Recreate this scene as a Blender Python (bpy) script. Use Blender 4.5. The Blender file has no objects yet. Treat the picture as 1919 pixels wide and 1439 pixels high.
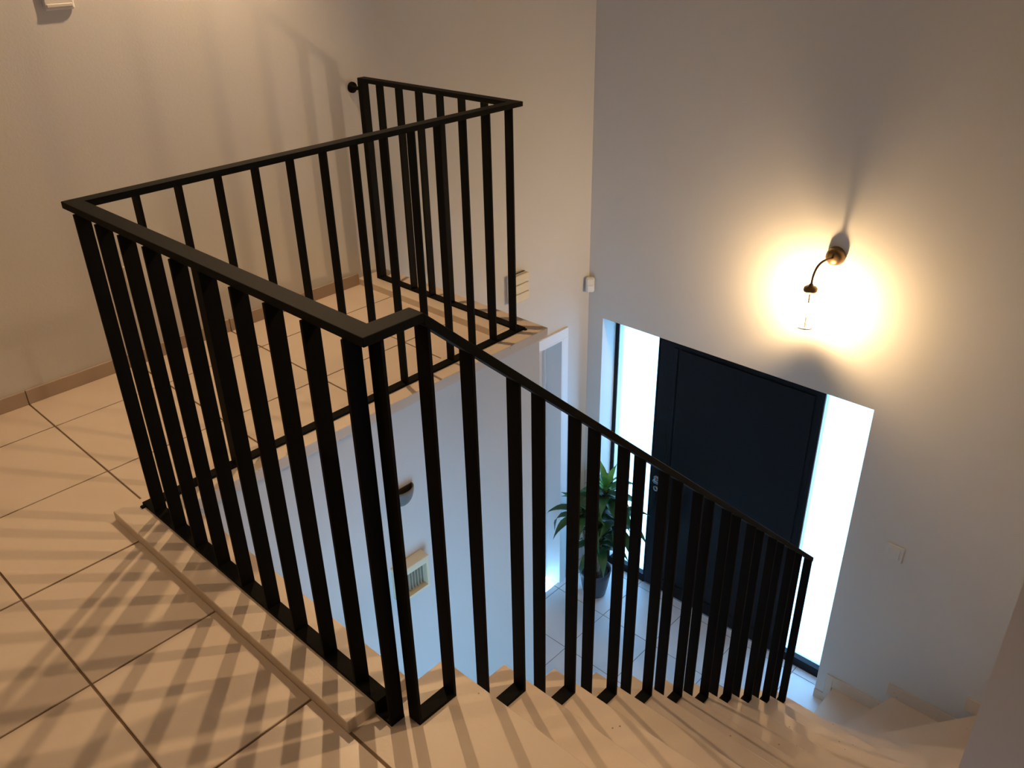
import bpy, bmesh, math, random
from mathutils import Vector, Matrix
random.seed(7)
S = 0.93                                   # model units -> metres
col = bpy.context.scene.collection
scene = bpy.context.scene

# ------------------------------------------------------------------ camera, sky, exposure
CAM = Vector((-0.8464, -2.459, 1.6634)) * S
yaw, pitch, roll, fpx = 0.7614, -0.5012, -0.0217, 1601.19
fwd = Vector((math.cos(pitch)*math.cos(yaw), math.cos(pitch)*math.sin(yaw), math.sin(pitch)))
rgt = fwd.cross(Vector((0, 0, 1))).normalized(); upv = rgt.cross(fwd)
c_, s_ = math.cos(roll), math.sin(roll)
rgt, upv = c_*rgt + s_*upv, -s_*rgt + c_*upv
cd = bpy.data.cameras.new('camera'); cam = bpy.data.objects.new('camera', cd); col.objects.link(cam)
cd.sensor_fit = 'HORIZONTAL'; cd.sensor_width = 36.0; cd.lens = fpx/1919*36.0; cd.clip_start = 0.05
cam.matrix_world = Matrix(((rgt.x, upv.x, -fwd.x, CAM.x), (rgt.y, upv.y, -fwd.y, CAM.y), (rgt.z, upv.z, -fwd.z, CAM.z), (0, 0, 0, 1)))
scene.camera = cam
SKY_COL, SKY_STR = (0.26, 0.58, 1.0, 1), 9.2
LAMP_COL = (1.0, 0.66, 0.33, 1)            # warm bulbs
SPOT_COL = (1.0, 0.675, 0.385, 1)
BULB_STR, SPOT_A, SPOT_B, FILL_C = 1020.0, 88.0, 98.0, 22.0
w = bpy.data.worlds.new('sky'); scene.world = w; w.use_nodes = True
w.node_tree.nodes['Background'].inputs[0].default_value = SKY_COL
w.node_tree.nodes['Background'].inputs[1].default_value = SKY_STR
vs = scene.view_settings
vs.view_transform = 'Standard'; vs.look = 'None'; vs.exposure = 0.0; vs.gamma = 1.0; vs.use_curve_mapping = False
try:
    scene.cycles.max_bounces = 8; scene.cycles.diffuse_bounces = 4; scene.cycles.transparent_max_bounces = 12
    scene.cycles.sample_clamp_indirect = 6.0; scene.cycles.use_adaptive_sampling = True; scene.cycles.adaptive_threshold = 0.03
except Exception: pass

# ------------------------------------------------------------------ materials
def mat(name, rgb, rough=0.6, var=0.0, vscale=4.0, bump=0.0, bscale=60.0, metal=0.0, spec=0.5, rgb2=None, detail=4.0):
    m = bpy.data.materials.new(name); m.use_nodes = True
    nt = m.node_tree; b = nt.nodes['Principled BSDF']
    b.inputs['Base Color'].default_value = (*rgb, 1); b.inputs['Roughness'].default_value = rough
    b.inputs['Metallic'].default_value = metal; b.inputs['Specular IOR Level'].default_value = spec
    tc = nt.nodes.new('ShaderNodeTexCoord')
    if var or rgb2:
        n = nt.nodes.new('ShaderNodeTexNoise'); n.inputs['Scale'].default_value = vscale; n.inputs['Detail'].default_value = detail
        nt.links.new(tc.outputs['Object'], n.inputs['Vector'])
        r = nt.nodes.new('ShaderNodeValToRGB')
        a = rgb2 if rgb2 else tuple(x*(1-var) for x in rgb)
        r.color_ramp.elements[0].position = 0.35; r.color_ramp.elements[0].color = (*a, 1)
        r.color_ramp.elements[1].position = 0.65; r.color_ramp.elements[1].color = (*rgb, 1)
        nt.links.new(n.outputs['Fac'], r.inputs[0]); nt.links.new(r.outputs[0], b.inputs['Base Color'])
    if bump:
        n2 = nt.nodes.new('ShaderNodeTexNoise'); n2.inputs['Scale'].default_value = bscale; n2.inputs['Detail'].default_value = 3
        nt.links.new(tc.outputs['Object'], n2.inputs['Vector'])
        bp = nt.nodes.new('ShaderNodeBump'); bp.inputs['Strength'].default_value = bump; bp.inputs['Distance'].default_value = 0.01
        nt.links.new(n2.outputs['Fac'], bp.inputs['Height']); nt.links.new(bp.outputs[0], b.inputs['Normal'])
    return m

def stone_mat(name, rgb, rgb2, rough, spots=0.5):
    m = mat(name, rgb, rough, rgb2=rgb2, vscale=2.6, bump=0.06, bscale=90)
    nt = m.node_tree; b = nt.nodes['Principled BSDF']
    src = b.inputs['Base Color'].links[0].from_socket
    tc = [n for n in nt.nodes if n.type == 'TEX_COORD'][0]
    v = nt.nodes.new('ShaderNodeTexVoronoi'); v.inputs['Scale'].default_value = 34
    nt.links.new(tc.outputs['Object'], v.inputs['Vector'])
    n = nt.nodes.new('ShaderNodeTexNoise'); n.inputs['Scale'].default_value = 9; nt.links.new(tc.outputs['Object'], n.inputs['Vector'])
    lt = nt.nodes.new('ShaderNodeMath'); lt.operation = 'LESS_THAN'; lt.inputs[1].default_value = 0.10
    nt.links.new(v.outputs['Distance'], lt.inputs[0])
    gt = nt.nodes.new('ShaderNodeMath'); gt.operation = 'GREATER_THAN'; gt.inputs[1].default_value = 0.60
    nt.links.new(n.outputs['Fac'], gt.inputs[0])
    mu = nt.nodes.new('ShaderNodeMath'); mu.operation = 'MULTIPLY'; nt.links.new(lt.outputs[0], mu.inputs[0]); nt.links.new(gt.outputs[0], mu.inputs[1])
    mu2 = nt.nodes.new('ShaderNodeMath'); mu2.operation = 'MULTIPLY'; mu2.inputs[1].default_value = spots; nt.links.new(mu.outputs[0], mu2.inputs[0])
    mx = nt.nodes.new('ShaderNodeMix'); mx.data_type = 'RGBA'
    nt.links.new(mu2.outputs[0], mx.inputs['Factor']); nt.links.new(src, mx.inputs['A']); mx.inputs['B'].default_value = (0.13, 0.085, 0.055, 1)
    nt.links.new(mx.outputs['Result'], b.inputs['Base Color'])
    return m

def emis(name, rgb, st):
    m = bpy.data.materials.new(name); m.use_nodes = True; nt = m.node_tree; nt.nodes.clear()
    o = nt.nodes.new('ShaderNodeOutputMaterial'); e = nt.nodes.new('ShaderNodeEmission')
    e.inputs[0].default_value = rgb; e.inputs[1].default_value = st; nt.links.new(e.outputs[0], o.inputs[0]); return m

def frosted(name, rgb, transp, gloss=0.06):
    m = bpy.data.materials.new(name); m.use_nodes = True; nt = m.node_tree; nt.nodes.clear()
    o = nt.nodes.new('ShaderNodeOutputMaterial'); t = nt.nodes.new('ShaderNodeBsdfTransparent'); l = nt.nodes.new('ShaderNodeBsdfTranslucent')
    g = nt.nodes.new('ShaderNodeBsdfGlossy'); g.inputs['Roughness'].default_value = 0.15
    l.inputs[0].default_value = (*rgb, 1)
    a = nt.nodes.new('ShaderNodeMixShader'); a.inputs[0].default_value = transp
    nt.links.new(l.outputs[0], a.inputs[1]); nt.links.new(t.outputs[0], a.inputs[2])
    b = nt.nodes.new('ShaderNodeMixShader'); b.inputs[0].default_value = gloss
    nt.links.new(a.outputs[0], b.inputs[1]); nt.links.new(g.outputs[0], b.inputs[2]); nt.links.new(b.outputs[0], o.inputs[0]); return m

M = {}
M['plaster'] = mat('white_plaster', (0.68, 0.66, 0.62), 0.85, var=0.03, vscale=1.5, bump=0.05, bscale=120, spec=0.2)
M['ceiling'] = mat('ceiling_paint', (0.78, 0.76, 0.72), 0.9)
M['tile'] = mat('beige_tile', (0.72, 0.60, 0.48), 0.33, rgb2=(0.67, 0.55, 0.435), vscale=3.0, bump=0.02, bscale=40)
M['gtile'] = mat('hall_tile', (0.80, 0.80, 0.80), 0.30, rgb2=(0.75, 0.75, 0.75), vscale=3.0, bump=0.02, bscale=40)
M['grout'] = mat('grout', (0.20, 0.13, 0.075), 0.95, var=0.2, vscale=30)
M['hgrout'] = mat('hall_grout', (0.30, 0.29, 0.28), 0.95)
M['base'] = mat('baseboard_tile', (0.46, 0.35, 0.26), 0.4, var=0.08, vscale=5)
M['stone'] = stone_mat('limestone', (0.70, 0.585, 0.47), (0.645, 0.53, 0.415), 0.42, 0.7)
M['kerb'] = stone_mat('kerb_limestone', (0.70, 0.59, 0.48), (0.645, 0.53, 0.42), 0.45, 0.4)
M['metal'] = mat('black_steel', (0.006, 0.0056, 0.005), 0.62, bump=0.05, bscale=300, spec=0.07)
M['door'] = mat('dark_door', (0.0035, 0.006, 0.0095), 0.5, spec=0.2)
M['white'] = mat('white_paint', (0.80, 0.79, 0.77), 0.45)
M['leafdoor'] = mat('door_paint', (0.72, 0.71, 0.70), 0.5)
M['cream'] = mat('cream_plastic', (0.78, 0.68, 0.47), 0.45)
M['ivory'] = mat('ivory_plastic', (0.78, 0.74, 0.66), 0.45)
M['louvre'] = mat('louvre_plastic', (0.42, 0.35, 0.24), 0.6)
M['slot'] = mat('dark_slot', (0.05, 0.04, 0.03), 0.8)
M['greyp'] = mat('grey_ceramic', (0.17, 0.165, 0.15), 0.5)
M['chrome'] = mat('brushed_steel', (0.25, 0.25, 0.25), 0.3, metal=1.0)
M['bronze'] = mat('aged_brass', (0.16, 0.10, 0.045), 0.4, metal=0.8)
M['pot'] = mat('dark_pot', (0.045, 0.055, 0.075), 0.45, var=0.1, vscale=6)
M['soil'] = mat('soil', (0.03, 0.02, 0.013), 0.95, var=0.5, vscale=50, bump=0.6, bscale=80)
M['leaf'] = mat('leaf_green', (0.035, 0.13, 0.035), 0.4, rgb2=(0.018, 0.075, 0.022), vscale=12)
M['leaf2'] = mat('young_leaf', (0.13, 0.36, 0.07), 0.4, rgb2=(0.07, 0.24, 0.05), vscale=12)
M['cane'] = mat('cane', (0.20, 0.15, 0.09), 0.8, var=0.3, vscale=40)
M['glass'] = frosted('frosted_glass', (0.92, 0.96, 1.0), 0.45)
M['shade'] = mat('shield_cream', (0.88, 0.80, 0.66), 0.3)  # for the added dish that shields the lamp's underside
M['bulb'] = emis('bulb_glow', LAMP_COL, BULB_STR)
M['outside'] = mat('paving', (0.62, 0.61, 0.59), 0.9, var=0.1, vscale=3)

# ------------------------------------------------------------------ mesh helpers (model units)
ROOTLOC = {}
def off(parent):
    p = parent
    while p is not None and p.parent is not None: p = p.parent
    return ROOTLOC.get(p.name, Vector((0, 0, 0))) if p else Vector((0, 0, 0))
def obj(name, bm, m, parent=None, smooth=False):
    o_ = off(parent)
    for v in bm.verts: v.co = (v.co - o_) * S
    bmesh.ops.recalc_face_normals(bm, faces=bm.faces[:])
    me = bpy.data.meshes.new(name); bm.to_mesh(me); bm.free()
    if smooth:
        for p in me.polygons: p.use_smooth = True
    me.materials.append(m)
    o = bpy.data.objects.new(name, me); col.objects.link(o)
    if parent: o.parent = parent
    return o
def share(src, name, parent, loc):
    o = bpy.data.objects.new(name, src.data); col.objects.link(o); o.parent = parent; o.location = Vector(loc) * S
    return o
def empty(name, loc=(0, 0, 0)):
    o = bpy.data.objects.new(name, None); o.location = Vector(loc) * S; o.empty_display_size = 0.1
    col.objects.link(o); ROOTLOC[o.name] = Vector(loc); return o
def tag(o, label=None, cat=None, group=None, kind=None):
    if label: o['label'] = label
    if cat: o['category'] = cat
    if group: o['group'] = group
    if kind: o['kind'] = kind
    return o
def box(bm, x0, x1, y0, y1, z0, z1, bev=0.0):
    vs_ = [bm.verts.new((x, y, z)) for x in (x0, x1) for y in (y0, y1) for z in (z0, z1)]
    fs = [bm.faces.new([vs_[i] for i in f]) for f in ((0, 1, 3, 2), (4, 6, 7, 5), (0, 4, 5, 1), (2, 3, 7, 6), (0, 2, 6, 4), (1, 5, 7, 3))]
    if bev:
        es = list({e for f in fs for e in f.edges})
        bmesh.ops.bevel(bm, geom=es, offset=bev, segments=1, profile=0.5, affect='EDGES')
    return bm
def B(*a, **k): return box(bmesh.new(), *a, **k)
def prism(bm, poly, z0, z1):
    a = [bm.verts.new((x, y, z0)) for x, y in poly]; b = [bm.verts.new((x, y, z1)) for x, y in poly]
    n = len(poly)
    bm.faces.new(a[::-1]); bm.faces.new(b)
    for i in range(n): bm.faces.new((a[i], a[(i+1) % n], b[(i+1) % n], b[i]))
    return bm
def extrude_poly(bm, pts, vec):
    a = [bm.verts.new(p) for p in pts]; b = [bm.verts.new(Vector(p) + Vector(vec)) for p in pts]
    n = len(pts)
    bm.faces.new(a[::-1]); bm.faces.new(b)
    for i in range(n): bm.faces.new((a[i], a[(i+1) % n], b[(i+1) % n], b[i]))
    return bm
def lathe(bm, prof, axis_o, axis=(0, 0, 1), seg=24):
    ax = Vector(axis).normalized(); q = Vector((0, 0, 1)).rotation_difference(ax); o_ = Vector(axis_o)
    rings = []
    for r, h in prof:
        if r < 1e-6: rings.append([bm.verts.new(o_ + q @ Vector((0, 0, h)))])
        else: rings.append([bm.verts.new(o_ + q @ Vector((r*math.cos(2*math.pi*i/seg), r*math.sin(2*math.pi*i/seg), h))) for i in range(seg)])
    for a, b in zip(rings, rings[1:]):
        for i in range(seg):
            j = (i+1) % seg
            if len(a) == 1: bm.faces.new((a[0], b[i], b[j]))
            elif len(b) == 1: bm.faces.new((a[i], b[0], a[j]))
            else: bm.faces.new((a[i], b[i], b[j], a[j]))
    return bm
def tube(bm, pts, rad, seg=10):
    pts = [Vector(p) for p in pts]; rings = []
    for i, p in enumerate(pts):
        t = (pts[min(i+1, len(pts)-1)] - pts[max(i-1, 0)]).normalized()
        u = t.cross(Vector((0.3, 1, 0.2))).normalized(); v = t.cross(u)
        r = rad[i] if isinstance(rad, (list, tuple)) else rad
        rings.append([bm.verts.new(p + r*(math.cos(2*math.pi*k/seg)*u + math.sin(2*math.pi*k/seg)*v)) for k in range(seg)])
    for a, b in zip(rings, rings[1:]):
        for k in range(seg): bm.faces.new((a[k], a[(k+1) % seg], b[(k+1) % seg], b[k]))
    bm.faces.new(rings[0][::-1]); bm.faces.new(rings[-1]); return bm
def bez(p0, p1, p2, p3, n):
    p0, p1, p2, p3 = map(Vector, (p0, p1, p2, p3)); r = []
    for i in range(n+1):
        t = i/n; r.append((1-t)**3*p0 + 3*(1-t)**2*t*p1 + 3*(1-t)*t*t*p2 + t**3*p3)
    return r
def struct(name, bm, m, label=None, parent=None):
    o = obj(name, bm, m, parent)
    if not parent: tag(o, label, None, None, 'structure')
    return o

# ------------------------------------------------------------------ key dimensions
ZF, ZC, F, ZCEIL = -0.0559, -0.021, -3.271, 2.47
YW, XD = 1.0895, 3.705                       # long wall plane, front door wall plane
T = 0.4653
XB, YB = -2.6, -3.6                          # back of the upstairs room
YS, XE = -2.36, 0.16                         # stair side wall and its end
KX0, KX1 = -0.113, 0.078                     # kerb beside stairwell (landing side)
KY0, KY1 = -0.092, 0.056                     # kerb along corridor
XK0, XK1 = 1.70, 1.888                       # kerb at the corridor end
YV = -1.187                                  # open side of the stairs
GX, RZ = 0.2258, 0.198

# ------------------------------------------------------------------ setting: walls, ceiling, slabs
bm = bmesh.new()                              # long wall with a doorway on the ground floor
DX0, DX1, DZ = 2.56, 3.396, -0.996
box(bm, XB, DX0, YW, YW+0.22, F-0.1, ZCEIL); box(bm, DX1, XD+0.35, YW, YW+0.22, F-0.1, ZCEIL); box(bm, DX0, DX1, YW, YW+0.22, DZ, ZCEIL)
struct('wall_back', bm, M['plaster'], 'long pale plaster wall behind the railing, running through both floors')
bm = bmesh.new()                              # front door wall
OY0, OY1, OZ = -1.035, 0.955, -0.905
box(bm, XD, XD+0.35, YB, OY0, F-0.1, ZCEIL); box(bm, XD, XD+0.35, OY1, YW, F-0.1, ZCEIL); box(bm, XD, XD+0.35, OY0, OY1, OZ, ZCEIL)
struct('wall_front', bm, M['plaster'], 'pale plaster wall around the dark front door')
bm = bmesh.new()
box(bm, XE, XD, YS-0.24, YS, F-0.1, ZCEIL)
struct('wall_right', bm, M['plaster'], 'end of the plaster wall beside the stairs at the right edge')
struct('wall_side', B(XE, XE+0.2, YB, YS-0.24, F-0.1, ZCEIL), M['plaster'], 'plaster wall of the upstairs room right of the camera')
struct('wall_left', B(XB-0.2, XB, YB, YW+0.22, F-0.1, ZCEIL), M['plaster'], 'plaster wall behind the camera upstairs')
struct('wall_rear', B(XB, XE, YB-0.2, YB, ZF-0.3, ZCEIL), M['plaster'], 'plaster wall of the upstairs room behind the camera')
struct('ceiling', B(XB-0.2, XD+0.35, YB-0.2, YW+0.22, ZCEIL, ZCEIL+0.15), M['ceiling'], 'white ceiling above the stairwell')
bm = bmesh.new()                              # wall under the landing, facing the stairwell
box(bm, KX1-0.03, 1.857, -0.065, 0.07, F-0.1, ZC-0.046)
box(bm, KX1-0.15, KX1-0.03, YV+0.02, 0.07, F-0.1, ZC-0.046)
box(bm, 1.737, 1.857, 0.07, YW, F-0.1, ZC-0.046)
struct('wall_hall', bm, M['plaster'], 'white wall under the landing kerb, facing the stairwell')
bm = bmesh.new()                              # landing slab (carries the tiles)
box(bm, XB, KX0+0.02, YB, YW, ZF-0.30, ZF-0.004); box(bm, KX0+0.02, XK0+0.02, KY1-0.02, YW, ZF-0.30, ZF-0.004)
floor = struct('floor', bm, M['grout'], 'upstairs landing floor of large beige square tiles')

# ------------------------------------------------------------------ floor tiles
def tile_bm(x0, x1, y0, y1, zt, th=0.012, c=0.0015):
    bm = bmesh.new()
    pr = [(x0, x1, y0, y1, zt-th), (x0, x1, y0, y1, zt-c), (x0+c, x1-c, y0+c, y1-c, zt)]
    rings = []
    for a, b, cc, d, z in pr:
        rings.append([bm.verts.new((a, cc, z)), bm.verts.new((b, cc, z)), bm.verts.new((b, d, z)), bm.verts.new((a, d, z))])
    for p, q_ in zip(rings, rings[1:]):
        for i in range(4): bm.faces.new((p[i], p[(i+1) % 4], q_[(i+1) % 4], q_[i]))
    bm.faces.new(rings[-1]); bm.faces.new(rings[0][::-1]); return bm
def lay(parent, regions, ox, oy, zt, m, jw=0.0065):
    full = None
    i0 = int(math.floor((min(r[0] for r in regions)-ox)/T))-1; i1 = int(math.ceil((max(r[1] for r in regions)-ox)/T))+1
    j0 = int(math.floor((min(r[2] for r in regions)-oy)/T))-1; j1 = int(math.ceil((max(r[3] for r in regions)-oy)/T))+1
    for i in range(i0, i1):
        for j in range(j0, j1):
            tx0, tx1, ty0, ty1 = ox+i*T+jw/2, ox+(i+1)*T-jw/2, oy+j*T+jw/2, oy+(j+1)*T-jw/2
            pcs = []
            for rx0, rx1, ry0, ry1 in regions:
                a, b, c, d = max(tx0, rx0), min(tx1, rx1), max(ty0, ry0), min(ty1, ry1)
                if b-a > 0.004 and d-c > 0.004: pcs.append((a, b, c, d))
            if not pcs: continue
            if len(pcs) == 1 and abs(pcs[0][1]-pcs[0][0]-(T-jw)) < 1e-6 and abs(pcs[0][3]-pcs[0][2]-(T-jw)) < 1e-6:
                if full is None:
                    full = obj('tile', tile_bm(0, T-jw, 0, T-jw, 0), m, None); full.parent = parent; full.location = Vector((tx0, ty0, zt))*S
                else: share(full, 'tile', parent, (tx0, ty0, zt))
            else:
                bm = bmesh.new()
                if len(pcs) == 1: bm.free(); bm = tile_bm(*pcs[0], zt)
                else:
                    for p in pcs: box(bm, *p, zt-0.012, zt)
                obj('tile', bm, m, parent)
lay(floor, [(XB, KX0, YB, YW), (KX0, XK0+0.005, KY1, YW)], -0.0029, 0.3574, ZF, M['tile'])

ground = struct('floor_hall', B(-1.0, XD+0.35, YS-0.2, YW, F-0.12, F-0.002), M['hgrout'], 'ground floor hall of pale square tiles by the front door')
lay(ground, [(1.35, XD+0.165, -1.25, YW)], 3.3342-8*T, 1.0369-8*T, F, M['gtile'], jw=0.006)

# ------------------------------------------------------------------ kerb stones round the stairwell
kerb = tag(empty('trim_1', (0, 0, ZC)), 'raised stone kerb running round the stairwell under the railing', None, None, 'structure')
obj('kerb_stone', B(KX0, KX1, -1.19, KY1, ZC-0.046, ZC, bev=0.002), M['kerb'], kerb)
obj('kerb_stone', B(KX1, XK1, KY0, KY1, ZC-0.046, ZC, bev=0.002), M['kerb'], kerb)
obj('kerb_stone', B(XK0, XK1, KY1, YW, ZC-0.046, ZC, bev=0.002), M['kerb'], kerb)

# ------------------------------------------------------------------ baseboards
bb = tag(empty('baseboard_back', (0, YW, ZF)), 'low brown tile skirting along the long wall upstairs', None, None, 'structure')
x = -0.0029 - 6*T
while x < 1.70:
    a, b = max(XB, x+0.002), min(1.70, x+T-0.002)
    if b > a: obj('skirting_tile', B(a, b, YW-0.010, YW, ZF, 0.0065, bev=0.0012), M['base'], bb)
    x += T
bh = tag(empty('baseboard_hall', (XD, 0, F)), 'short pale skirting tiles at the foot of the hall walls', None, None, 'structure')
obj('skirting_tile', B(XD-0.010, XD, -1.10, OY0, F, F+0.075), M['kerb'], bh)
obj('skirting_tile', B(XD-0.010, XD, OY1, YW, F, F+0.075), M['kerb'], bh)
obj('skirting_tile', B(DX1+0.075, XD-0.010, YW-0.010, YW, F, F+0.075), M['kerb'], bh)

# ------------------------------------------------------------------ staircase
YS += 0.001; XD -= 0.001
st = tag(empty('staircase', (1.2, -1.77, F)), 'pale stone staircase winding down beside the black railing to the hall', 'staircase')
def tz(k): return (-0.059 - RZ*(k-1)) if k <= 11 else {12: -2.245, 13: -2.47, 14: -2.70, 15: -2.905, 16: -3.10, 17: F}[k]
def nx(k): return 0.204 + GX*(k-1)
TH = 0.034
for k in range(1, 12):
    x0 = -0.105 if k == 1 else nx(k-1)-0.022
    if k == 1:
        bm = B(x0, nx(1), YS, YV, tz(1)-TH, tz(1), bev=0.002)
    else: bm = B(x0, nx(k), YS, YV, tz(k)-TH, tz(k), bev=0.002)
    tr = obj('tread', bm, M['stone'], st)
    nz = tz(k+1)
    obj('riser', B(nx(k)-0.022, nx(k)-0.008, YS, YV-0.006, nz, tz(k)-TH), M['stone'], st)
P = (2.565, -1.187)
L = {11: [(nx(11), YV), (nx(11), YS)], 12: [P, (2.90, YS)], 13: [P, (3.377, YS)], 14: [P, (XD, -2.015)], 15: [P, (XD, -1.53)], 16: [(P[0], -1.157), (XD, -1.157)]}
polys = {12: [(nx(11)-0.022, YV), P, (2.90, YS), (nx(11)-0.022, YS)],
         13: [P, (3.377, YS), (2.885, YS)], 14: [P, (XD, -2.015), (XD, YS), (3.36, YS)],
         15: [P, (XD, -1.53), (XD, -2.03)], 16: [(P[0], -1.157), (XD, -1.157), (XD, -1.55), P]}
for k in range(12, 17):
    bm = prism(bmesh.new(), polys[k], tz(k)-TH, tz(k)); obj('tread', bm, M['stone'], st)
    a, b = [Vector((*p, 0)) for p in L[k]]
    d = (b-a).normalized(); n = Vector((d.y, -d.x, 0)) * 0.012     # towards the upper side
    if n.dot(Vector((polys[k][-1][0], polys[k][-1][1], 0)) - a) < 0: n = -n
    b = b - d*0.03; q0 = a + n*0.7; q1 = b + n*0.7
    bm = prism(bmesh.new(), [(q0.x, q0.y), (q1.x, q1.y), ((q1+n).x, (q1+n).y), ((q0+n).x, (q0+n).y)], tz(k+1), tz(k)-TH)
    obj('riser', bm, M['stone'], st)
# carriage under the straight flight and the solid core under the winders
pts = [(0.05, 0, tz(1)-TH)]
for k in range(1, 12):
    pts.append((nx(k)-0.023, 0, tz(k)-TH)); pts.append((nx(k)-0.023, 0, tz(k+1)-TH))
pts += [(nx(11)-0.02, 0, tz(12)-0.34), (0.05, 0, -0.40)]
obj('carriage', extrude_poly(bmesh.new(), [(p[0], YV-0.012, p[2]) for p in pts], (0, YS-YV+0.012, 0)), M['plaster'], st)
for k in range(12, 17):
    zb = F if k > 12 else tz(12)-0.4
    pl = polys[k]; cx = sum(p[0] for p in pl)/len(pl); cy = sum(p[1] for p in pl)/len(pl)
    pl = [(cx+(p[0]-cx)*0.95, cy+(p[1]-cy)*0.95) for p in pl]
    obj('core', prism(bmesh.new(), pl, zb, tz(k)-TH), M['plaster'], st)
def skirt(y0, y1, z0, z1): obj('skirting', B(XD-0.012, XD, y0, y1, z0, z1, bev=0.0015), M['stone'], st)
skirt(-1.147, -1.100, F, -3.005); skirt(-1.505, -1.1475, tz(16), -3.005)
skirt(-1.955, -1.492, tz(15), -2.81)
skirt(YS, -1.937, tz(14), -2.60)

YS -= 0.001; XD += 0.001

# ------------------------------------------------------------------ front door with sidelights
XFf, XG = XD+0.165, XD+0.215
d1 = tag(empty('door_1', (XFf, -0.06, F)), 'wide dark front door between two bright sidelights', None, None, 'structure')
dyL, dyR = 0.57, -0.679
obj('door_frame', box(box(box(bmesh.new(), XFf, XFf+0.07, dyL-0.012, dyL, F, OZ+0.1), XFf, XFf+0.07, dyR, dyR+0.02, F, OZ+0.1), XFf, XFf+0.07, dyR+0.02, dyL-0.012, OZ-0.10, OZ+0.1), M['door'], d1)
leaf = obj('door_leaf', B(XFf+0.001, XFf+0.06, dyR+0.024, dyL-0.016, F+0.012, OZ-0.103), M['door'], d1)
obj('door_panel', B(XFf-0.010, XFf+0.001, dyR+0.06, 0.382, F+0.16, OZ-0.13, bev=0.003), M['door'], leaf)
obj('door_panel', B(XFf-0.006, XFf+0.001, 0.402, 0.436, F+0.06, OZ-0.13, bev=0.002), M['door'], leaf)
obj('kick_plate', B(XFf-0.010, XFf+0.001, dyR+0.06, 0.382, F+0.03, F+0.14, bev=0.003), M['door'], leaf)
hd = obj('handle', tube(bmesh.new(), [(XFf+0.005, 0.505, -2.19), (XFf-0.045, 0.505, -2.19), (XFf-0.05, 0.495, -2.192), (XFf-0.05, 0.395, -2.196)], 0.009), M['chrome'], leaf, True)
obj('rosette', lathe(bmesh.new(), [(0, 0.012), (0.022, 0.011), (0.025, 0.006), (0.025, 0)], (XFf, 0.505, -2.19), (-1, 0, 0), 18), M['chrome'], leaf, True)
obj('lock', lathe(bmesh.new(), [(0, 0.012), (0.02, 0.011), (0.023, 0.006), (0.023, 0)], (XFf, 0.505, -2.285), (-1, 0, 0), 18), M['chrome'], leaf, True)
def sidelight(n, y0, y1, fl, fr, label):
    wdw = tag(empty('window_%d' % n, (XFf, (y0+y1)/2, F)), label, None, None, 'structure')
    z1 = OZ+0.1
    if fl: obj('frame_stile', B(XFf, XFf+0.07, y1-fl, y1, F, z1), M['door'], wdw)
    if fr: obj('frame_stile', B(XFf, XFf+0.07, y0, y0+fr, F, z1), M['door'], wdw)
    obj('frame_rail', B(XFf, XFf+0.07, y0+fr, y1-fl, F, F+0.075), M['door'], wdw)
    obj('frame_rail', B(XFf, XFf+0.07, y0+fr, y1-fl, OZ-0.02, z1), M['door'], wdw)
    yb = y1-fl
    obj('lit_side_strip', B(XFf+0.004, XG-0.004, yb-0.006, yb, F+0.075, OZ-0.02), M['lit_side'], wdw)  # pale strip paints daylight onto the dark frame's side face
    obj('pane', B(XG-0.004, XG+0.004, y0+fr-0.002, y1-fl+0.002, F+0.073, OZ-0.018), M['glass'], wdw)
M['lit_side'] = mat('daylit_frame_side', (0.62, 0.64, 0.66), 0.35)  # daylight on the frame side, put into the colour
sidelight(1, dyL, 0.955, 0.03, 0.0, 'tall narrow frosted sidelight left of the front door behind the plant')
sidelight(2, OY0, dyR, 0.0, 0.03, 'tall narrow frosted sidelight right of the front door')
for y0, y1 in ((dyL, 0.91), (OY0, dyR)):      # portals: guide daylight sampling only
    ld = bpy.data.lights.new('window_portal', 'AREA'); ld.shape = 'RECTANGLE'; ld.size = (y1-y0)*S; ld.size_y = 2.3*S
    ld.cycles.is_portal = True
    lo = bpy.data.objects.new('window_portal', ld); col.objects.link(lo); lo.location = Vector((XG+0.03, (y0+y1)/2, (F+OZ)/2))*S
    lo.rotation_euler = (math.pi/2, 0, math.pi/2)
struct('ground', B(XD+0.36, 30, -20, 20, F-0.3, F-0.05), M['outside'], 'bright paving outside the front door')

# ------------------------------------------------------------------ inner doorway in the long wall
d2 = tag(empty('door_2', (3.0, YW, F)), 'white inner doorway with flat casing beside the plant', None, None, 'structure')
CW = 0.062
obj('casing', B(DX0-CW, DX1+CW, YW-0.018, YW, DZ, DZ+0.072, bev=0.002), M['white'], d2)
obj('casing', B(DX1, DX1+CW, YW-0.018, YW, F+0.0, DZ, bev=0.002), M['white'], d2)
obj('casing', B(DX0-CW, DX0, YW-0.018, YW, F, DZ, bev=0.002), M['white'], d2)
obj('jamb', B(DX1-0.012, DX1, YW-0.018, YW+0.145, F, DZ), M['white'], d2)
obj('jamb', B(DX0, DX0+0.012, YW-0.018, YW+0.145, F, DZ), M['white'], d2)
obj('jamb_head', B(DX0+0.012, DX1-0.012, YW-0.018, YW+0.145, DZ-0.012, DZ), M['white'], d2)
obj('door_stop', B(DX1-0.030, DX1-0.012, YW+0.125, YW+0.145, F, DZ-0.012), M['white'], d2)
lf = obj('door_leaf', B(DX0+0.015, DX1-0.015, YW+0.150, YW+0.19, F+0.008, DZ-0.015), M['leafdoor'], d2)

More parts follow.
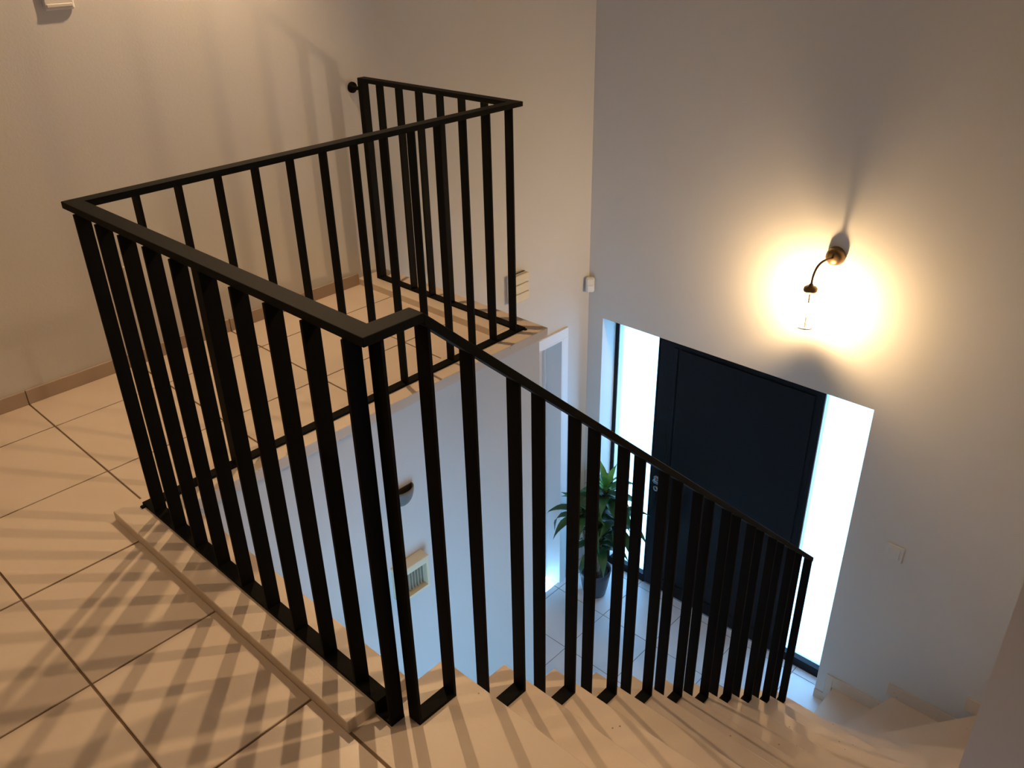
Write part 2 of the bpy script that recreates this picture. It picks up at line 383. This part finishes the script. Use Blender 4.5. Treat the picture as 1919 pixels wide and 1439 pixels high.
# ------------------------------------------------------------------ the black railing: one welded thing
rl = tag(empty('stair_railing', (0.0, -1.28, ZC)), 'matt black steel railing of flat bars round the stairwell and down the stairs', 'railing')
LX, MY, h, t = 1.7894, -1.2813, 0.0222, 0.0198
EX, YD, SL = 0.126, 1.0107, 0.8914
HB = 0.0205; BT = 0.0085
def rail(poly, z1=1.0, th=t): return extrude_poly(bmesh.new(), [(x, y, z1-th) for x, y in poly], (0, 0, th))
def softbox(bm, o=0.0018):
    bmesh.ops.bevel(bm, geom=[e for e in bm.edges], offset=o, segments=2, profile=0.5, affect='EDGES'); return bm
obj('handrail', softbox(rail([(LX-h, YD), (LX+h, YD), (LX+h, -h), (h, -h), (h, MY+h), (EX, MY+h), (EX, MY-h), (-h, MY-h), (-h, h), (LX-h, h)])), M['metal'], rl)
XEND = 2.433
dz = t/math.cos(math.atan(SL))
obj('handrail', softbox(extrude_poly(bmesh.new(), [(EX, MY-h, 1.0), (XEND, MY-h, 1.0-SL*(XEND-EX)), (XEND, MY-h, 1.0-SL*(XEND-EX)-dz), (EX, MY-h, 1.0-dz)], (0, 2*h, 0))), M['metal'], rl)
def railz(x): return 1.0 - t if x <= EX else 1.0 - SL*(x-EX) - dz + 0.004
BB = 0.010                                    # bottom bar thickness
def bar(x0, x1, y0, y1, z0, z1): obj('baluster', B(x0, x1, y0, y1, z0, z1, bev=0.0007), M['metal'], rl)
top = 1.0 - t + 0.002
for k in range(0, 13): xr = 0.178 + 0.1310*k; bar(xr-BT, xr, -0.0235, 0.0175, ZC+BB-0.001, top)
for k in range(0, 10):
    yr = -0.063 - 0.1312*k
    bar(-0.030, 0.011, yr-BT, yr, (ZC+BB-0.001) if k < 9 else tz(1)+BB-0.001, top)
for k in range(0, 7): ye = 0.874 - 0.1385*k; bar(LX-HB-0.002, LX+HB-0.002, ye-BT, ye, ZC+BB-0.001, top)
obj('end_post', B(LX-HB-0.002, LX+HB-0.002, YD-0.032, YD, ZC+BB-0.001, top, bev=0.001), M['metal'], rl)
obj('bottom_bar', B(0.011, LX-HB-0.002, -0.0235, 0.0175, ZC, ZC+BB, bev=0.0008), M['metal'], rl)
obj('bottom_bar', B(LX-HB-0.002, LX+HB-0.002, -0.0235, YD, ZC, ZC+BB, bev=0.0008), M['metal'], rl)
yk = -1.192                                   # the bar folds down over the kerb end
pp = [(-0.04, ZC), (-0.04, ZC+BB), (yk-0.010, ZC+BB), (yk-0.010, tz(1)+BB), (-1.2525, tz(1)+BB), (-1.2525, tz(1)), (yk, tz(1)), (yk, ZC)]
pp[0] = (0.0175, ZC); pp[1] = (0.0175, ZC+BB)
obj('bottom_bar', extrude_poly(bmesh.new(), [(-0.030, y, z) for y, z in pp], (0.041, 0, 0)), M['metal'], rl)
for k in range(1, 12):
    if k == 1: xl, xr = 0.027, 0.142
    else: xl, xr = 0.258+GX*(k-2), 0.399+GX*(k-2)
    for xx in (xl, xr): bar(xx-BT, xx, MY-0.0195, MY+0.0205, tz(k)+BB-0.001, railz(xx-BT) + 0.002)
    obj('foot_bar', B(xl-BT, xr, MY-0.0195, MY+0.0205, tz(k), tz(k)+BB, bev=0.0008), M['metal'], rl)
br = obj('wall_bracket', lathe(bmesh.new(), [(0, 0), (0.026, 0), (0.026, 0.010), (0.010, 0.014), (0.008, 0.070)], (LX, YW, 0.945), (0, -1, 0), 16), M['metal'], rl, True)
for (x, y) in ((-0.036, 0.002), (1.80, -0.028)): obj('fixing_tab', B(x-0.007, x+0.007, y-0.007, y+0.007, ZC, ZC+0.006, bev=0.001), M['metal'], rl)

# ------------------------------------------------------------------ wall lamp over the door
lp = tag(empty('wall_lamp', (XD, -0.66, -0.04)), 'lit gooseneck wall lamp glowing above the front door', 'lamp')
YL = -0.66
HX, HY, HZ = XD-0.190, -0.622, -0.192       # lamp head
obj('backplate', lathe(bmesh.new(), [(0, 0.055), (0.030, 0.053), (0.046, 0.040), (0.052, 0.020), (0.054, 0.0)], (XD, YL, -0.045), (-1, 0, 0), 28), M['bronze'], lp, True)
arm = bez((XD-0.05, YL, -0.045), (XD-0.14, YL, -0.03), (HX, HY, -0.03), (HX, HY, HZ+0.02), 16)
obj('arm', tube(bmesh.new(), arm, 0.0065), M['bronze'], lp, True)
obj('cap', lathe(bmesh.new(), [(0.0, 0.028), (0.010, 0.026), (0.014, 0.014), (0.030, 0.010), (0.038, 0.002), (0.039, -0.012), (0.034, -0.022), (0.0, -0.022)], (HX, HY, HZ), (0, 0, 1), 24), M['bronze'], lp, True)
obj('dish_pin', tube(bmesh.new(), [(HX, HY, HZ-0.02), (HX, HY, HZ-0.242)], 0.004, 8), M['bronze'], lp, True)
obj('bulb', lathe(bmesh.new(), [(0.0, -0.170), (0.018, -0.165), (0.027, -0.150), (0.029, -0.135), (0.024, -0.115), (0.013, -0.095), (0.0, -0.093)], (HX, HY, HZ), (0, 0, 1), 20), M['bulb'], lp, True)
obj('shield_dish', lathe(bmesh.new(), [(0.0, -0.245), (0.030, -0.243), (0.048, -0.236), (0.060, -0.222), (0.057, -0.2215), (0.046, -0.232), (0.029, -0.239), (0.0, -0.241)], (HX, HY, HZ), (0, 0, 1), 28), M['shade'], lp, True)  # opaque dish added under the bulb to block its downward light

# ------------------------------------------------------------------ ceiling spotlights upstairs (out of the picture, light the landing)
def spot(x, y, st_, label, aim=None, cone=135, size=0.055):
    sp = tag(empty('ceiling_spotlight', (x, y, ZCEIL)), label, 'spotlight', 'ceiling spotlights upstairs')
    obj('trim_ring', lathe(bmesh.new(), [(size, -0.002), (size+0.012, -0.012), (size+0.028, -0.010), (size+0.032, 0.0)], (x, y, ZCEIL), (0, 0, 1), 28), M['white'], sp, True)
    obj('lens', lathe(bmesh.new(), [(0, 0.006), (size, 0.006), (size, 0.012)], (x, y, ZCEIL), (0, 0, 1), 28), emis('spot_lens_glow', SPOT_COL, 8.0), sp)
    ld = bpy.data.lights.new('spot_beam', 'SPOT'); ld.energy = st_; ld.color = SPOT_COL[:3]; ld.spot_size = math.radians(cone); ld.spot_blend = 0.7
    ld.shadow_soft_size = 0.022
    lo = bpy.data.objects.new('spot_beam', ld); col.objects.link(lo); lo.parent = sp; lo.location = (0, 0, -0.02)
    if aim: lo.rotation_euler = (Vector(aim) - Vector((x, y, ZCEIL))).to_track_quat('-Z', 'Y').to_euler()
SPOTS = [(1.55, -2.10, SPOT_A, 'round ceiling spotlight above the stairs, above the picture', (-0.25, -0.90, 0), 64),
         (1.30, 0.74, SPOT_B, 'round ceiling spotlight above the landing corridor, above the picture', (0.1, 0.1, 0), 125),
         (-0.90, -0.60, FILL_C, 'added unseen fill spotlight above the landing floor left of the railing')]  # last entry is an added fill lamp that lifts the landing floor
for a_ in SPOTS: spot(*a_)

# ------------------------------------------------------------------ small fittings on the walls
o = tag(empty('motion_sensor', (3.66, 1.045, -0.66)), 'small white motion sensor in the corner above the doorway', 'sensor')
bm = bmesh.new(); box(bm, -0.031, 0.031, -0.020, 0.022, -0.060, 0.050, bev=0.010)
bmesh.ops.rotate(bm, verts=bm.verts[:], cent=(0, 0, 0), matrix=Matrix.Rotation(math.radians(-45), 3, 'Z'))
bmesh.ops.translate(bm, verts=bm.verts[:], vec=(3.662, 1.047, -0.65)); hs = obj('housing', bm, M['ivory'], o)
bm = bmesh.new(); box(bm, -0.024, 0.024, -0.028, -0.016, -0.055, 0.0, bev=0.006)
bmesh.ops.rotate(bm, verts=bm.verts[:], cent=(0, 0, 0), matrix=Matrix.Rotation(math.radians(-45), 3, 'Z'))
bmesh.ops.translate(bm, verts=bm.verts[:], vec=(3.662, 1.047, -0.65)); obj('lens_cover', bm, M['white'], hs)
bm = bmesh.new(); box(bm, -0.012, 0.012, 0.018, 0.05, -0.03, 0.01)
bmesh.ops.rotate(bm, verts=bm.verts[:], cent=(0, 0, 0), matrix=Matrix.Rotation(math.radians(-45), 3, 'Z'))
bmesh.ops.translate(bm, verts=bm.verts[:], vec=(3.662, 1.047, -0.65)); obj('mount', bm, M['ivory'], o)

o = tag(empty('door_chime', (2.90, YW, -0.45)), 'cream slatted chime box on the wall beyond the railing corner', 'chime')
obj('back_box', B(2.845, 3.000, YW-0.035, YW, -0.545, -0.355, bev=0.004), M['ivory'], o)
for i in range(3): obj('slat', B(2.845, 3.000, YW-0.058, YW-0.035, -0.545+i*0.0640, -0.545+i*0.0640+0.060, bev=0.004), M['cream'], o)
obj('vent', B(2.86, 2.99, YW-0.03, YW-0.018, -0.3555, -0.3535), M['slot'], o)

o = tag(empty('light_switch', (XD, -1.33, -1.80)), 'pale light switch on the wall right of the front door', 'switch')
pt = obj('plate', B(XD-0.012, XD, -1.385, -1.275, -1.86, -1.745, bev=0.004), M['plaster'], o)
obj('rocker', B(XD-0.018, XD-0.011, -1.365, -1.295, -1.84, -1.765, bev=0.003), M['plaster'], pt)

o = tag(empty('power_socket', (0.54, YW, 0.357)), 'white wall socket glimpsed between the railing bars above the skirting', 'socket')
pt = obj('plate', B(0.50, 0.575, YW-0.012, YW, 0.318, 0.395, bev=0.004), M['ivory'], o)
for dx in (-0.010, 0.010): obj('hole', lathe(bmesh.new(), [(0, 0.0006), (0.004, 0.0006), (0.004, 0)], (0.522+dx*0.7, YW-0.012, 0.352+dx*0.6), (0, -1, 0), 10), M['slot'], pt)

o = tag(empty('wall_thermostat', (0.51, YW, 1.46)), 'rounded cream box at the top edge of the long wall', 'thermostat')
bm = B(0.455, 0.565, YW-0.014, YW, 1.392, 1.53, bev=0.006); obj('housing', bm, M['plaster'], o)
obj('base_lip', B(0.463, 0.557, YW-0.018, YW-0.012, 1.402, 1.414, bev=0.002), M['plaster'], o)

# alarm box with louvres on the wall under the landing
YU = -0.065
ab = tag(empty('alarm_siren', (0.98, YU, -0.94)), 'cream louvred alarm box on the white wall under the landing', 'alarm')
ax0, ax1, az0, az1, ay = 0.872, 1.040, -1.005, -0.835, YU-0.055
bm = bmesh.new()
box(bm, ax0, ax1, YU-0.012, YU, az0, az1)
obj('back_plate', bm, M['cream'], ab)
bm = bmesh.new()
ix0, ix1, iz0, iz1 = ax0+0.012, ax1-0.012, az0+0.014, az1-0.030
box(bm, ax0, ix0, ay, YU-0.012, az0, az1); box(bm, ix1, ax1, ay, YU-0.012, az0, az1)
box(bm, ix0, ix1, ay, YU-0.012, az0, iz0); box(bm, ix0, ix1, ay, YU-0.012, iz1, az1)
hs = obj('housing', bm, M['cream'], ab)
obj('cap_strip', B(ax0-0.004, ax1+0.004, ay-0.004, YU, az1, az1+0.008, bev=0.002), M['cream'], ab)
for i in range(9):
    xx = ix0 + 0.008 + i*0.0165
    obj('louvre', B(xx, xx+0.005, YU-0.030, YU-0.012, iz0, iz1), M['louvre'], hs)
# half-shell uplighter
sh = tag(empty('wall_uplighter', (0.97, YU, -0.47)), 'small grey half-bowl wall light under the landing kerb', 'lamp')
bm = bmesh.new(); N = 16; rings = []
for j in range(9):
    a = j/8*math.pi/2
    r = 0.062*math.cos(a)**0.8 if j < 8 else 0.006; z = -0.452 - 0.085*math.sin(a)
    rings.append([bm.verts.new((0.968 + r*math.cos(math.pi*i/N), YU - 0.75*r*math.sin(math.pi*i/N), z)) for i in range(N+1)])
for a, b in zip(rings, rings[1:]):
    for i in range(N): bm.faces.new((a[i], a[i+1], b[i+1], b[i]))
so = obj('bowl', bm, M['greyp'], sh, True)
md = so.modifiers.new('thick', 'SOLIDIFY'); md.thickness = 0.005
obj('bowl_inner_shade', B(0.912, 1.024, YU-0.004, YU, -0.50, -0.452, bev=0.001), M['slot'], sh)  # dark plate paints the shade inside the open bowl

# ------------------------------------------------------------------ potted plant by the sidelight
PX, PY = 3.50, 0.79
pl = tag(empty('potted_plant', (PX, PY, F)), 'leafy green dracaena in a dark pot beside the left sidelight', 'plant')
obj('pot', lathe(bmesh.new(), [(0, 0.0), (0.082, 0.0), (0.092, 0.008), (0.108, 0.09), (0.124, 0.20), (0.132, 0.255), (0.128, 0.257), (0.121, 0.25), (0.112, 0.19), (0, 0.18)], (PX, PY, F), (0, 0, 1), 32), M['pot'], pl, True)
obj('soil', lathe(bmesh.new(), [(0.116, 0.215), (0.06, 0.225), (0, 0.228)], (PX, PY, F), (0, 0, 1), 24), M['soil'], pl, True)
canes = [((0.00, -0.02), (0.03, -0.05), 1.06), ((-0.05, 0.03), (-0.12, 0.07), 0.90), ((0.04, 0.03), (0.05, -0.17), 0.84), ((-0.02, -0.05), (-0.05, -0.08), 0.66)]
def leaf(bm, base, az, length, width, rise, droop):
    n = 9; pts = []; p = Vector(base); el = rise
    d = length/n
    for i in range(n+1):
        pts.append(p.copy())
        p = p + Vector((math.cos(az)*math.cos(el), math.sin(az)*math.cos(el), math.sin(el)))*d
        el -= droop/n
    side = Vector((-math.sin(az), math.cos(az), 0)); prev = None
    for i, q in enumerate(pts):
        s = i/n; wd = width*(0.35+0.65*math.sin(math.pi*min(1, s*0.9+0.12)))*(1 if s < 0.6 else max(0.02, (1-s)/0.4)**0.8)
        up = Vector((0, 0, wd*0.25))
        row = [bm.verts.new(q - side*wd*0.5 + up), bm.verts.new(q), bm.verts.new(q + side*wd*0.5 + up)]
        if prev:
            bm.faces.new((prev[0], prev[1], row[1], row[0])); bm.faces.new((prev[1], prev[2], row[2], row[1]))
        prev = row
    for v in bm.verts:                                   # stay clear of the walls
        v.co.x = min(v.co.x, XFf-0.03 if -1.0 < v.co.y < 0.93 else XD-0.03); v.co.y = min(v.co.y, YW-0.03)
    return bm
for ci, (b0, t0, hh) in enumerate(canes):
    bx, by = PX+b0[0], PY+b0[1]; tx, ty = PX+t0[0], PY+t0[1]; z0 = F+0.21; z1 = F+hh
    sm = obj('stem', tube(bmesh.new(), bez((bx, by, z0), (bx, by, z0+0.3*(z1-z0)), (tx, ty, z1-0.3*(z1-z0)), (tx, ty, z1), 8), 0.012), M['cane'], pl, True)
    nl = (26, 20, 20, 14)[ci]
    for i in range(nl):
        s = i/nl
        az = i*2.39996 + ci
        zz = z1 - 0.16*(1-s)
        ln = random.uniform(0.30, 0.40)*(1-0.35*s); rise = 0.35 + 1.0*s**2; dr = random.uniform(1.9, 2.5)*(1-0.55*s)
        young = ci == 0 and s > 0.72
        if young: ln = 0.24; dr = 0.7; rise = 0.9+0.5*(s-0.72)/0.28
        base = (tx + (bx-tx)*0.15*(1-s), ty + (by-ty)*0.15*(1-s), zz)
        lo = obj('leaf', leaf(bmesh.new(), base, az, ln, 0.078 if not young else 0.05, rise, dr), M['leaf2' if young else 'leaf'], sm, True)
